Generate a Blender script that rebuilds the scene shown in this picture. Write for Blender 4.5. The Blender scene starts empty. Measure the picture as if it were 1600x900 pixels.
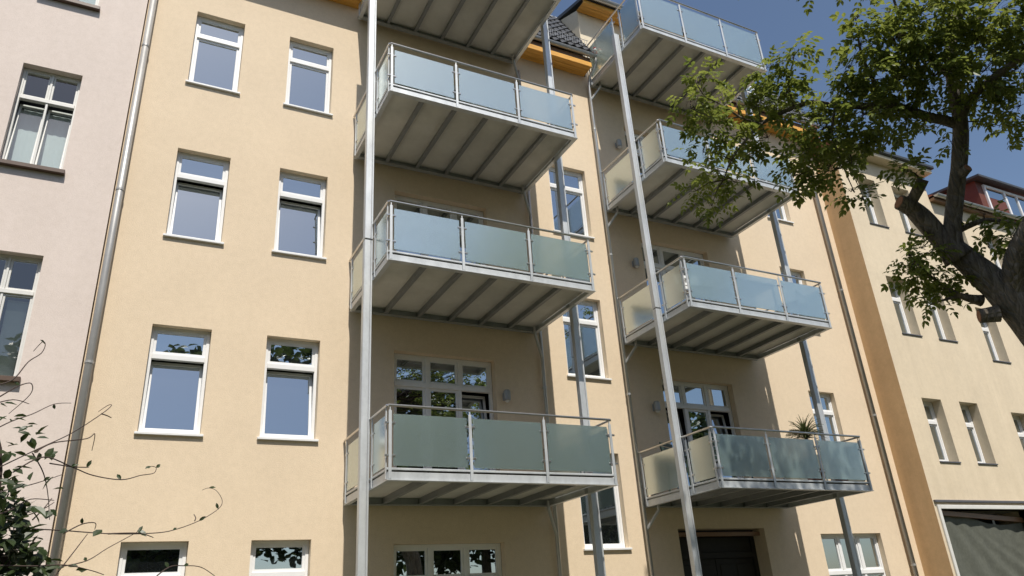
import bpy, bmesh, math, random
from mathutils import Vector, Matrix, noise as mnoise
R = math.radians
rnd = random.Random(7)
sc = bpy.context.scene
COL = sc.collection

# ------------------------------------------------------------------ camera
RIGHT = Vector((0.891967803639518, -0.44786636922080986, -0.06171833270158398))
UP = Vector((-0.13275580741559379, -0.38996509134028334, 0.9112097031602541))
FWD = Vector((0.4321681766024981, 0.804576250492726, 0.4072931674790756))
CAM = Vector((0.0, -12.936, 1.65))
FPX = 1165.53
cd = bpy.data.cameras.new('camera'); cam = bpy.data.objects.new('camera', cd); COL.objects.link(cam)
cd.sensor_fit = 'HORIZONTAL'; cd.sensor_width = 36.0; cd.lens = FPX / 1600 * 36
cd.clip_end = 2000
cam.matrix_world = Matrix(((RIGHT.x, UP.x, -FWD.x, CAM.x), (RIGHT.y, UP.y, -FWD.y, CAM.y), (RIGHT.z, UP.z, -FWD.z, CAM.z), (0, 0, 0, 1)))
sc.camera = cam

# ------------------------------------------------------------------ light
SUN = Vector((-0.08, -0.60, 1.0)).normalized()          # towards the sun
w = bpy.data.worlds.new('World'); sc.world = w; w.use_nodes = True
nt = w.node_tree
sky = nt.nodes.new('ShaderNodeTexSky'); sky.sky_type = 'NISHITA'; sky.sun_disc = False
sky.sun_elevation = math.asin(SUN.z); sky.sun_rotation = math.atan2(SUN.x, SUN.y)
sky.air_density = 1.0; sky.dust_density = 1.2; sky.ozone_density = 1.0
bg = nt.nodes['Background']; bg.inputs['Strength'].default_value = 0.104
nt.links.new(sky.outputs[0], bg.inputs['Color'])
sl = bpy.data.lights.new('sun', 'SUN'); sl.energy = 4.6; sl.angle = R(0.5); sl.color = (1, 0.95, 0.86)
so = bpy.data.objects.new('sun', sl); COL.objects.link(so); so.location = (0, -20, 40)
so.rotation_euler = (-SUN).to_track_quat('-Z', 'Y').to_euler()
sc.view_settings.view_transform = 'Standard'; sc.view_settings.look = 'None'
sc.view_settings.exposure = 0.2; sc.view_settings.gamma = 1; sc.view_settings.use_curve_mapping = False
sc.cycles.use_denoising = True
sc.cycles.max_bounces = 10; sc.cycles.transmission_bounces = 8; sc.cycles.transparent_max_bounces = 12

def at(u, v, dist):
    d = (RIGHT * ((u - 800) / FPX) + UP * ((450 - v) / FPX) + FWD).normalized()
    return CAM + d * dist
def onY(u, v, Y):
    d = RIGHT * ((u - 800) / FPX) + UP * ((450 - v) / FPX) + FWD
    return CAM + d * ((Y - CAM.y) / d.y)

# ------------------------------------------------------------------ materials
def nodes(name):
    m = bpy.data.materials.new(name); m.use_nodes = True
    t = m.node_tree; b = t.nodes['Principled BSDF']
    return m, t, b
def N(t, k, **kw):
    n = t.nodes.new(k)
    for a, v in kw.items(): setattr(n, a, v)
    return n
def ramp(t, src, stops):
    r = N(t, 'ShaderNodeValToRGB'); e = r.color_ramp.elements
    e[0].position, e[0].color = stops[0][0], (*stops[0][1], 1)
    e[1].position, e[1].color = stops[-1][0], (*stops[-1][1], 1)
    for p, c in stops[1:-1]:
        q = e.new(p); q.color = (*c, 1)
    t.links.new(src, r.inputs[0]); return r
def coords(t, scale=(1, 1, 1)):
    tc = N(t, 'ShaderNodeTexCoord'); mp = N(t, 'ShaderNodeMapping'); mp.inputs['Scale'].default_value = scale
    t.links.new(tc.outputs['Object'], mp.inputs[0]); return mp.outputs[0]
def noise(t, vec, scale, detail=4, rough=0.55):
    n = N(t, 'ShaderNodeTexNoise'); n.inputs['Scale'].default_value = scale
    n.inputs['Detail'].default_value = detail; n.inputs['Roughness'].default_value = rough
    t.links.new(vec, n.inputs['Vector']); return n
def bump(t, b, h, strength, dist=0.01):
    bp = N(t, 'ShaderNodeBump'); bp.inputs['Strength'].default_value = strength; bp.inputs['Distance'].default_value = dist
    t.links.new(h, bp.inputs['Height']); t.links.new(bp.outputs[0], b.inputs['Normal']); return bp
def mul(c, k): return tuple(x * k for x in c)
def stucco(name, col, var=0.06, grain=0.5, stain=0.0, rough=0.9):
    m, t, b = nodes(name); v = coords(t)
    n1 = noise(t, v, 0.7, 6, 0.6); n2 = noise(t, v, 60, 3, 0.7)
    r = ramp(t, n1.outputs[0], [(0.3, mul(col, 1 - var)), (0.7, mul(col, 1 + var * 0.6))])
    out = r.outputs[0]
    n5 = noise(t, v, 9, 6, 0.75); r5 = ramp(t, n5.outputs[0], [(0.36, (0.94, 0.935, 0.925)), (0.6, (1, 1, 1))])
    n6 = noise(t, v, 45, 2, 0.6); r6 = ramp(t, n6.outputs[0], [(0.3, (0.93, 0.93, 0.93)), (0.6, (1, 1, 1))])
    for q in (r5, r6):
        mx = N(t, 'ShaderNodeMixRGB', blend_type='MULTIPLY'); mx.inputs[0].default_value = 1
        t.links.new(out, mx.inputs[1]); t.links.new(q.outputs[0], mx.inputs[2]); out = mx.outputs[0]
    if stain:
        vs = coords(t, (1.6, 1.6, 0.12)); n3 = noise(t, vs, 1.3, 5, 0.65)
        rs = ramp(t, n3.outputs[0], [(0.42, (1, 1, 1)), (0.72, (1 - stain, 1 - stain * 1.1, 1 - stain * 1.3))])
        n4 = noise(t, v, 3.5, 6, 0.7); r4 = ramp(t, n4.outputs[0], [(0.35, (1 - stain * .5,) * 3), (0.65, (1, 1, 1))])
        for q in (rs, r4):
            mx = N(t, 'ShaderNodeMixRGB', blend_type='MULTIPLY'); mx.inputs[0].default_value = 1
            t.links.new(out, mx.inputs[1]); t.links.new(q.outputs[0], mx.inputs[2]); out = mx.outputs[0]
    t.links.new(out, b.inputs['Base Color']); b.inputs['Roughness'].default_value = rough
    bump(t, b, n2.outputs[0], grain, 0.006); return m
def plain(name, col, rough=0.5, metal=0.0, var=0.08, scale=6, bmp=0.0, bscale=40, spec=None):
    m, t, b = nodes(name); v = coords(t)
    n = noise(t, v, scale, 5, 0.6)
    r = ramp(t, n.outputs[0], [(0.3, mul(col, 1 - var)), (0.7, mul(col, 1 + var))])
    t.links.new(r.outputs[0], b.inputs['Base Color'])
    b.inputs['Roughness'].default_value = rough; b.inputs['Metallic'].default_value = metal
    if spec is not None: b.inputs['Specular IOR Level'].default_value = spec
    if bmp:
        nb = noise(t, v, bscale, 3); bump(t, b, nb.outputs[0], bmp, 0.004)
    return m
def galv(name, col=(0.60, 0.62, 0.63), rough=0.45, metal=0.45):
    m, t, b = nodes(name); v = coords(t)
    vo = N(t, 'ShaderNodeTexVoronoi'); vo.inputs['Scale'].default_value = 28; t.links.new(v, vo.inputs['Vector'])
    n = noise(t, coords(t, (1, 1, 0.35)), 5, 6, 0.65)
    mx = N(t, 'ShaderNodeMixRGB', blend_type='MIX'); mx.inputs[0].default_value = 0.12
    t.links.new(n.outputs[0], mx.inputs[1]); t.links.new(vo.outputs['Color'], mx.inputs[2])
    r = ramp(t, mx.outputs[0], [(0.3, mul(col, 0.86)), (0.5, col), (0.72, mul(col, 1.1))])
    t.links.new(r.outputs[0], b.inputs['Base Color']); b.inputs['Metallic'].default_value = metal
    rr = N(t, 'ShaderNodeMapRange'); rr.inputs[3].default_value = rough - .08; rr.inputs[4].default_value = rough + .15
    t.links.new(n.outputs[0], rr.inputs[0]); t.links.new(rr.outputs[0], b.inputs['Roughness'])
    return m
def wood(name, col):
    m, t, b = nodes(name); v = coords(t, (0.6, 9, 9))
    n = noise(t, v, 2.2, 6, 0.6)
    r = ramp(t, n.outputs[0], [(0.3, mul(col, 0.7)), (0.55, col), (0.75, mul(col, 1.15))])
    t.links.new(r.outputs[0], b.inputs['Base Color']); b.inputs['Roughness'].default_value = 0.45
    bump(t, b, n.outputs[0], 0.15, 0.003); return m
def pane_mat(name, col=(0.012, 0.014, 0.016), ior=2.2, extra=0.36):
    m, t, b = nodes(name); v = coords(t)
    b.inputs['Base Color'].default_value = (*col, 1); b.inputs['Roughness'].default_value = 0.3; b.inputs['Specular IOR Level'].default_value = 0
    g = N(t, 'ShaderNodeBsdfGlossy'); g.inputs['Roughness'].default_value = 0.008; g.inputs[0].default_value = (0.86, 0.95, 1, 1)
    f = N(t, 'ShaderNodeFresnel'); f.inputs[0].default_value = ior
    ad = N(t, 'ShaderNodeMath', operation='ADD', use_clamp=True); ad.inputs[1].default_value = extra; t.links.new(f.outputs[0], ad.inputs[0])
    n = noise(t, v, 1.3, 1); bp = bump(t, b, n.outputs[0], 0.05, 0.02); t.links.new(bp.outputs[0], g.inputs['Normal'])
    mx = N(t, 'ShaderNodeMixShader'); t.links.new(ad.outputs[0], mx.inputs[0]); t.links.new(b.outputs[0], mx.inputs[1]); t.links.new(g.outputs[0], mx.inputs[2])
    t.links.new(mx.outputs[0], t.nodes['Material Output'].inputs['Surface']); return m
def frosted(name):
    m, t, b = nodes(name); v = coords(t)
    b.inputs['Base Color'].default_value = (0.80, 0.92, 0.93, 1); b.inputs['Roughness'].default_value = 0.30
    b.inputs['IOR'].default_value = 1.6; b.inputs['Transmission Weight'].default_value = 1.0
    d = N(t, 'ShaderNodeBsdfDiffuse'); tr = N(t, 'ShaderNodeBsdfTranslucent')
    d.inputs[0].default_value = (0.58, 0.74, 0.72, 1); tr.inputs[0].default_value = (0.50, 0.64, 0.62, 1)
    b.inputs['Roughness'].default_value = 0.16
    m1 = N(t, 'ShaderNodeMixShader'); m1.inputs[0].default_value = 0.5
    t.links.new(d.outputs[0], m1.inputs[1]); t.links.new(tr.outputs[0], m1.inputs[2])
    m2 = N(t, 'ShaderNodeMixShader'); m2.inputs[0].default_value = 0.34
    t.links.new(b.outputs[0], m2.inputs[1]); t.links.new(m1.outputs[0], m2.inputs[2])
    gl = N(t, 'ShaderNodeBsdfGlossy'); gl.inputs[0].default_value = (0.94, 1.0, 0.97, 1); gl.inputs['Roughness'].default_value = 0.24
    m3 = N(t, 'ShaderNodeMixShader'); m3.inputs[0].default_value = 0.46
    t.links.new(m2.outputs[0], m3.inputs[1]); t.links.new(gl.outputs[0], m3.inputs[2])
    t.links.new(m3.outputs[0], t.nodes['Material Output'].inputs['Surface']); return m
def clear_glass(name):
    m, t, b = nodes(name)
    tr = N(t, 'ShaderNodeBsdfTransparent'); tr.inputs[0].default_value = (0.86, 0.9, 0.9, 1)
    g = N(t, 'ShaderNodeBsdfGlossy'); g.inputs['Roughness'].default_value = 0.01
    f = N(t, 'ShaderNodeFresnel'); f.inputs[0].default_value = 2.4
    ge = N(t, 'ShaderNodeNewGeometry'); iv = N(t, 'ShaderNodeMath', operation='SUBTRACT'); iv.inputs[0].default_value = 1.0
    t.links.new(ge.outputs['Backfacing'], iv.inputs[1]); fm = N(t, 'ShaderNodeMath', operation='MULTIPLY')
    t.links.new(f.outputs[0], fm.inputs[0]); t.links.new(iv.outputs[0], fm.inputs[1])
    mx = N(t, 'ShaderNodeMixShader'); t.links.new(fm.outputs[0], mx.inputs[0])
    t.links.new(tr.outputs[0], mx.inputs[1]); t.links.new(g.outputs[0], mx.inputs[2])
    t.links.new(mx.outputs[0], t.nodes['Material Output'].inputs['Surface']); return m
def leafmat(name, c0, c1, trans=0.4):
    m, t, b = nodes(name); v = coords(t)
    n = noise(t, v, 2.3, 3); n2 = noise(t, v, 14, 2)
    mx = N(t, 'ShaderNodeMixRGB'); mx.inputs[0].default_value = 0.45
    t.links.new(n.outputs[0], mx.inputs[1]); t.links.new(n2.outputs[0], mx.inputs[2])
    r = ramp(t, mx.outputs[0], [(0.34, c0), (0.66, c1)])
    t.links.new(r.outputs[0], b.inputs['Base Color']); b.inputs['Roughness'].default_value = 0.42
    b.inputs['Specular IOR Level'].default_value = 0.45
    tr = N(t, 'ShaderNodeBsdfTranslucent')
    hs = N(t, 'ShaderNodeHueSaturation'); hs.inputs['Value'].default_value = 1.4; hs.inputs['Hue'].default_value = 0.485
    t.links.new(r.outputs[0], hs.inputs['Color']); t.links.new(hs.outputs[0], tr.inputs[0])
    ms = N(t, 'ShaderNodeMixShader'); ms.inputs[0].default_value = trans
    t.links.new(b.outputs[0], ms.inputs[1]); t.links.new(tr.outputs[0], ms.inputs[2])
    t.links.new(ms.outputs[0], t.nodes['Material Output'].inputs['Surface']); return m
def bark(name, c0, c1, scale=9):
    m, t, b = nodes(name); v = coords(t, (1.6, 1.6, 0.30))
    n = noise(t, v, scale, 9, 0.75); vo = N(t, 'ShaderNodeTexVoronoi', feature='DISTANCE_TO_EDGE'); vo.inputs['Scale'].default_value = scale * 1.3
    t.links.new(v, vo.inputs['Vector'])
    r = ramp(t, n.outputs[0], [(0.3, c0), (0.7, c1)]); t.links.new(r.outputs[0], b.inputs['Base Color'])
    b.inputs['Roughness'].default_value = 0.9
    mm = N(t, 'ShaderNodeMath', operation='MULTIPLY'); t.links.new(n.outputs[0], mm.inputs[0]); t.links.new(vo.outputs[0], mm.inputs[1])
    bump(t, b, mm.outputs[0], 1.0, 0.16); return m

M = {}
M['cream'] = stucco('main_stucco', (0.775, 0.63, 0.458), 0.05, 0.8, 0.0)
M['pink'] = stucco('pink_stucco', (0.73, 0.63, 0.57), 0.04, 0.5, 0.03)
M['sand'] = stucco('weathered_stucco', (0.76, 0.64, 0.47), 0.08, 0.7, 0.08)
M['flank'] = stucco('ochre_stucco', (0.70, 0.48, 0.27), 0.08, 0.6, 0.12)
M['dormer'] = stucco('dormer_stucco', (0.76, 0.66, 0.50), 0.04, 0.4)
M['galv'] = galv('galvanised_steel')
M['galv_dark'] = galv('galvanised_beam', (0.36, 0.38, 0.39), 0.5, 0.5)
M['stain'] = plain('stainless_rail', (0.60, 0.58, 0.55), 0.28, 0.9, 0.04)
M['zinc'] = galv('zinc_pipe', (0.50, 0.50, 0.49), 0.38, 0.7)
M['oldzinc'] = galv('weathered_zinc_pipe', (0.40, 0.39, 0.375), 0.42, 0.35)
M['panel'] = plain('soffit_board', (0.57, 0.565, 0.53), 0.8, 0, 0.12, 1.8, 0.2)
M['joist'] = galv('dull_joist_steel', (0.25, 0.26, 0.265), 0.55, 0.3)
M['deck'] = plain('added_brown_decking', (0.17, 0.135, 0.10), 0.8, 0, 0.12, 5)  # kept dark so the added deck sheet bounces little light
M['frost'] = frosted('frosted_glass')
M['white'] = plain('white_pvc', (0.80, 0.80, 0.80), 0.35, 0, 0.03)
M['offwhite'] = plain('old_white_paint', (0.68, 0.67, 0.64), 0.5, 0, 0.06)
M['pane'] = pane_mat('dark_pane')
M['clear'] = clear_glass('clear_pane')
M['brown'] = plain('brown_sill', (0.11, 0.07, 0.05), 0.45, 0, 0.15)
M['slate'] = plain('dark_sill', (0.10, 0.10, 0.11), 0.5, 0, 0.1)
M['orange'] = wood('varnished_pine', (0.76, 0.39, 0.075))
M['tile'] = plain('dark_roof_tile', (0.045, 0.048, 0.055), 0.45, 0, 0.2, 8, 0.2)
M['redtile'] = plain('red_roof_tile', (0.26, 0.09, 0.06), 0.7, 0, 0.2, 6, 0.3)
M['dark'] = plain('unlit_room_dark', (0.03, 0.028, 0.026), 0.9)  # near-black colour carries the shade of the rooms on the backing sheets
M['gate'] = plain('dark_gate_wood', (0.014, 0.012, 0.010), 0.7, 0, 0.2, 10)
M['lamp'] = plain('grey_lamp', (0.35, 0.36, 0.36), 0.4, 0.3)
M['blind'] = plain('white_blind', (0.78, 0.80, 0.80), 0.6, 0, 0.03)
M['net'] = plain('shade_net', (0.10, 0.105, 0.085), 0.85, 0, 0.15, 12)
M['timber'] = wood('brown_timber', (0.24, 0.13, 0.07))
M['redclad'] = plain('red_cladding', (0.13, 0.038, 0.022), 0.6, 0, 0.12)
M['anthra'] = plain('anthracite_trim', (0.07, 0.075, 0.08), 0.5, 0.3)
M['plastic'] = plain('white_plastic', (0.72, 0.72, 0.70), 0.4)
M['green_slat'] = plain('dark_green_paint', (0.035, 0.06, 0.045), 0.5)
M['terracotta'] = plain('terracotta', (0.35, 0.13, 0.07), 0.8)
M['red'] = plain('red_petals', (0.5, 0.05, 0.04), 0.6)
M['walnut_leaf'] = leafmat('walnut_leaf', (0.075, 0.115, 0.02), (0.22, 0.26, 0.055), 0.5)
M['vine_leaf'] = leafmat('vine_leaf', (0.016, 0.030, 0.008), (0.040, 0.062, 0.016), 0.25)
M['far_leaf'] = leafmat('far_leaf', (0.03, 0.05, 0.015), (0.08, 0.11, 0.03), 0.3)
M['yucca'] = leafmat('yucca_leaf', (0.06, 0.09, 0.03), (0.14, 0.17, 0.06), 0.25)
M['bark'] = bark('walnut_bark', (0.055, 0.046, 0.038), (0.28, 0.24, 0.195))
M['twig'] = plain('twig_bark', (0.055, 0.035, 0.028), 0.8)
M['cut'] = plain('cut_wood', (0.36, 0.17, 0.09), 0.8)
def ground_mat():
    m, t, b = nodes('lawn'); v = coords(t)
    n = noise(t, v, 0.4, 8, 0.7); n2 = noise(t, v, 25, 4)
    r = ramp(t, n.outputs[0], [(0.35, (0.03, 0.038, 0.012)), (0.55, (0.055, 0.06, 0.022)), (0.7, (0.10, 0.075, 0.045))])
    t.links.new(r.outputs[0], b.inputs['Base Color']); b.inputs['Roughness'].default_value = 0.95
    bump(t, b, n2.outputs[0], 0.8, 0.03); return m
M['lawn'] = ground_mat()
M['paving'] = plain('concrete_paving', (0.22, 0.21, 0.19), 0.9, 0, 0.12, 3, 0.4)

# ------------------------------------------------------------------ mesh helpers
WLOC = {}
class MB:
    def __init__(s): s.v = []; s.f = []; s.smooth = False
    def add(s, vs, fs):
        o = len(s.v); s.v += [tuple(q) for q in vs]; s.f += [tuple(i + o for i in f) for f in fs]; return s
    def box(s, x0, x1, y0, y1, z0, z1):
        vs = [(x, y, z) for x in (x0, x1) for y in (y0, y1) for z in (z0, z1)]
        return s.add(vs, [(0, 1, 3, 2), (4, 6, 7, 5), (0, 4, 5, 1), (2, 3, 7, 6), (0, 2, 6, 4), (1, 5, 7, 3)])
    def bbox(s, x0, x1, y0, y1, z0, z1, c=0.006):         # chamfered box
        b = bmesh.new(); bmesh.ops.create_cube(b, size=1)
        for v in b.verts: v.co = Vector(((x0 + x1) / 2 + v.co.x * (x1 - x0), (y0 + y1) / 2 + v.co.y * (y1 - y0), (z0 + z1) / 2 + v.co.z * (z1 - z0)))
        bmesh.ops.bevel(b, geom=list(b.edges), offset=c, segments=1, affect='EDGES')
        b.verts.index_update()
        s.add([v.co for v in b.verts], [[v.index for v in f.verts] for f in b.faces]); b.free(); return s
    def quad(s, a, b, c, d): return s.add([a, b, c, d], [(0, 1, 2, 3)])
    def tube(s, pts, rad, n=8, cap=True):
        pts = [Vector(p) for p in pts]
        if not isinstance(rad, (list, tuple)): rad = [rad] * len(pts)
        rings = []; prev = None
        for i, p in enumerate(pts):
            d = (pts[min(i + 1, len(pts) - 1)] - pts[max(i - 1, 0)]).normalized()
            if prev is None:
                a = d.orthogonal().normalized()
            else:
                a = (prev - d * prev.dot(d))
                a = a.normalized() if a.length > 1e-6 else d.orthogonal().normalized()
            prev = a; b = d.cross(a)
            rings.append([p + (a * math.cos(k * 2 * math.pi / n) + b * math.sin(k * 2 * math.pi / n)) * rad[i] for k in range(n)])
        o = len(s.v)
        for r_ in rings: s.v += [tuple(q) for q in r_]
        for i in range(len(pts) - 1):
            for k in range(n):
                s.f.append((o + i * n + k, o + i * n + (k + 1) % n, o + (i + 1) * n + (k + 1) % n, o + (i + 1) * n + k))
        if cap:
            s.f.append(tuple(o + k for k in reversed(range(n)))); s.f.append(tuple(o + (len(pts) - 1) * n + k for k in range(n)))
        return s
    def xf(s, fn): s.v = [tuple(fn(Vector(q))) for q in s.v]; return s
    def build(s, name, mat, parent=None, origin=None, smooth=False):
        pl = WLOC[parent.name] if parent else Vector((0, 0, 0))
        if origin is None: origin = pl if parent else Vector((0, 0, 0))
        origin = Vector(origin)
        me = bpy.data.meshes.new(name); me.from_pydata([tuple(Vector(q) - origin) for q in s.v], [], s.f)
        me.validate(); me.update()
        if smooth:
            for p in me.polygons: p.use_smooth = True
        o = bpy.data.objects.new(name, me); COL.objects.link(o)
        me.materials.append(M[mat] if isinstance(mat, str) else mat)
        if parent: o.parent = parent
        o.location = origin - pl; WLOC[o.name] = origin
        return o
def empty(name, loc):
    o = bpy.data.objects.new(name, None); COL.objects.link(o); o.location = loc; o.empty_display_size = 0.3
    WLOC[o.name] = Vector(loc); return o
def tag(o, label=None, cat=None, group=None, kind=None):
    if label: o['label'] = label
    if cat: o['category'] = cat
    if group: o['group'] = group
    if kind: o['kind'] = kind
    return o
def copy_tree(o, parent=None, loc=None):
    c = o.copy(); COL.objects.link(c)
    if parent: c.parent = parent
    if loc is not None: c.location = loc
    for ch in o.children: copy_tree(ch, c)
    return c
def recalc(o):
    b = bmesh.new(); b.from_mesh(o.data); bmesh.ops.recalc_face_normals(b, faces=b.faces); b.to_mesh(o.data); b.free(); return o

# ------------------------------------------------------------------ the setting
g = MB().add([(-300, -300, 0), (300, -300, 0), (300, 300, 0), (-300, 300, 0)], [(0, 1, 2, 3)]).build('lawn', 'lawn'); tag(g, kind='structure')
p = MB().box(-12, 40, -1.2, 0.05, -0.05, 0.03).build('pavement', 'paving'); tag(p, kind='structure')

def wall(x0, x1, z0, z1, Y, openings, mat, parent, name='wall', extra=()):
    """front sheet with real openings; each opening (xa, xb, za, zb, depth) gets its four reveals"""
    xs = sorted({x0, x1, *[q for o in openings for q in o[:2]]}); zs = sorted({z0, z1, *[q for o in openings for q in o[2:4]]})
    xs = [x for x in xs if x0 <= x <= x1]; zs = [z for z in zs if z0 <= z <= z1]
    b = MB(); idx = {}
    def vi(x, z):
        if (x, z) not in idx: idx[(x, z)] = len(b.v); b.v.append((x, Y, z))
        return idx[(x, z)]
    for i in range(len(xs) - 1):
        for j in range(len(zs) - 1):
            cx, cz = (xs[i] + xs[i + 1]) / 2, (zs[j] + zs[j + 1]) / 2
            if any(o[0] < cx < o[1] and o[2] < cz < o[3] for o in openings): continue
            b.f.append((vi(xs[i], zs[j]), vi(xs[i + 1], zs[j]), vi(xs[i + 1], zs[j + 1]), vi(xs[i], zs[j + 1])))
    for xa, xb, za, zb, d in openings:
        y = Y + d
        b.quad((xa, Y, za), (xa, Y, zb), (xa, y, zb), (xa, y, za)); b.quad((xb, Y, zb), (xb, Y, za), (xb, y, za), (xb, y, zb))
        b.quad((xa, Y, zb), (xb, Y, zb), (xb, y, zb), (xa, y, zb)); b.quad((xa, Y, za), (xa, y, za), (xb, y, za), (xb, Y, za))
    for q in extra: b.quad(*q)
    return b.build(name, mat, parent)

def tiltfn(tilt, yb, zb):
    c, s_ = math.cos(tilt), math.sin(tilt)
    def fn(q):
        dy, dz = q.y - yb, q.z - zb
        return Vector((q.x, yb + dy * c + dz * s_, zb - dy * s_ + dz * c))
    return fn
def ring(b, x0, x1, z0, z1, y0, y1, w):
    b.bbox(x0, x0 + w, y0, y1, z0, z1, 0.004); b.bbox(x1 - w, x1, y0, y1, z0, z1, 0.004)
    b.box(x0 + w, x1 - w, y0 + .001, y1 - .001, z0, z0 + w); b.box(x0 + w, x1 - w, y0 + .001, y1 - .001, z1 - w, z1)

def window(parent, op, Y, reveal=0.12, cols=1, transom=None, split_top=True, tilt=(), fmat='white', pmat='pane', sill='white',
           sill_out=0.05, sill_t=0.035, sill_over=0.04, fw=0.055, mw=0.07, sw=0.045, tbar=0.09, name='window', label=None, blind=None, colw=None):
    """op = (xa, xb, za, zb); frame mesh carries sashes, panes and sill as sub-parts"""
    xa, xb, za, zb = op; y0 = Y + reveal; y1 = y0 + 0.07
    b = MB(); e = 0.003
    ring(b, xa + e, xb - e, za + e, zb - e, y0, y1, fw)
    ix0, ix1, iz0, iz1 = xa + fw, xb - fw, za + fw, zb - fw
    colw = colw or [1] * cols; tot = sum(colw)
    inner = ix1 - ix0 - mw * (cols - 1); cx = ix0; cells = []
    for k in range(cols):
        wk = inner * colw[k] / tot; cells.append((cx, cx + wk)); cx += wk
        if k < cols - 1: b.bbox(cx, cx + mw, y0 - .006, y1 - .002, iz0, iz1, 0.004); cx += mw
    rows_ = [(iz0, iz1)]
    if transom:
        tz = zb - transom; tb = tbar
        b.bbox(ix0, ix1, y0 - .02, y1 - .004, tz - tb / 2, tz + tb / 2, 0.004)
        rows_ = [(iz0, tz - tb / 2), (tz + tb / 2, iz1)]
    o = b.build(name, fmat, parent, origin=((xa + xb) / 2, y0, za))
    if label: o['label'] = label
    for ri, (r0, r1) in enumerate(rows_):
        cl = cells
        if ri == 1 and not split_top: cl = [(ix0, ix1)]
        for ci, (c0, c1) in enumerate(cl):
            sb = MB()
            ring(sb, c0 + .002, c1 - .002, r0 + .002, r1 - .002, y0 + .012, y1 + .012, sw)
            pb = MB().box(c0 + sw - .008, c1 - sw + .008, y0 + .035, y0 + .05, r0 + sw - .008, r1 - sw + .008)
            if ri == 0 and ci in tilt:
                fn = tiltfn(R(6.5), y1, r0); sb.xf(fn); pb.xf(fn)
            else:
                a = R(rnd.uniform(-0.25, 0.25)); pb.xf(tiltfn(a, y0 + .04, (r0 + r1) / 2))
            sb.build('sash', fmat, o); pb.build('pane', pmat, o)
            if blind is not None and ri == 0 and ci in blind:
                bl = MB(); z = r1 - .06
                while z > r0 + 0.06:
                    bl.quad((c0 + .06, y1 + .06, z), (c1 - .06, y1 + .06, z), (c1 - .06, y1 + .085, z - .03), (c0 + .06, y1 + .085, z - .03)); z -= 0.034
                bl.build('blind', 'blind', o)
    if sill:
        MB().bbox(xa - sill_over, xb + sill_over, Y - sill_out, y0 + .002, za - sill_t, za + .004, 0.004).build('sill', sill, o)
    return o

# heights shared by the storeys
HEAD = [3.08, 6.55, 10.07, 13.41]
SILL = [1.22, 4.72, 8.23, 11.61]
SLAB = {2: 3.61, 3: 7.15, 4: 10.58, 5: 14.36}
EAVE = 14.76

# ---- main building
main = empty('apartment_building', (8.5, 0, 0))
tag(main, 'cream stuccoed apartment house with orange pine eaves and two stacks of steel balconies', 'building')
AX, BX, CX, EX = (0.11, 1.04), (1.96, 2.90), (8.16, 9.20), (15.29, 16.21)
PX, QX = (4.31, 6.43), (10.63, 12.74)
ops = []
for h, s_ in zip(HEAD, SILL):
    for xx in (AX, BX): ops.append((*xx, s_, h, 0.13))
for h, s_ in zip(HEAD[1:], SILL[1:]): ops.append((*EX, s_, h, 0.13))
ops.append((14.61, 16.65, 1.0, 3.06, 0.13))
STAIR = [(2.84, 4.72), (6.34, 8.22), (9.83, 11.70)]
for a, b_ in STAIR: ops.append((*CX, a, b_, 0.13))
DOORH = {1: 2.99, 2: 6.51, 3: 10.07, 4: 13.45}
FL = {1: 0.45, 2: 3.80, 3: 7.34, 4: 10.77}
for k in DOORH:
    ops.append((*PX, FL[k], DOORH[k], 0.16))
    if k > 1: ops.append((*QX, FL[k], DOORH[k], 0.16))
ops.append((10.48, 12.89, 0.06, 3.20, 0.42))
wall(-0.79, 17.9, 0, EAVE, 0, ops, 'cream', main)
MB().quad((-0.79, 0.001, 0), (-0.79, 0.001, 17.6), (-0.79, 11, 17.6), (-0.79, 11, 0)).quad((-0.79, 11, 0), (17.9, 11, 0), (17.9, 11, 17.6), (-0.79, 11, 17.6)).build('rear_wall', 'cream', main)
MB().quad((-0.7, 0.75, 0.1), (17.8, 0.75, 0.1), (17.8, 0.75, 17.0), (-0.7, 0.75, 17.0)).build('dark_backing', 'dark', main)  # dark sheet standing in for the unlit rooms behind the sashes
for k in range(4):
    for xx in (AX, BX):
        window(main, (*xx, SILL[k], HEAD[k]), 0, 0.13, 1, 0.52, tilt=(0,) if k in (1, 2) else ())
    if k: window(main, (*EX, SILL[k], HEAD[k]), 0, 0.13, 1, 0.52)
window(main, (14.61, 16.65, 1.0, 3.06), 0, 0.13, 3, 0.85)
for a, b_ in STAIR: window(main, (*CX, a, b_), 0, 0.13, 1, 0.55 if a > 3 else None)
for k in DOORH:
    window(main, (*PX, FL[k], DOORH[k]), 0, 0.16, 3, 0.60, tilt=(2,) if k in (2,) else (), fw=0.06, sill=None, name='balcony_door')
    if k > 1: window(main, (*QX, FL[k], DOORH[k]), 0, 0.16, 3, 0.60, tilt=(0, 2) if k == 2 else (), fw=0.06, sill=None, name='balcony_door')
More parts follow.
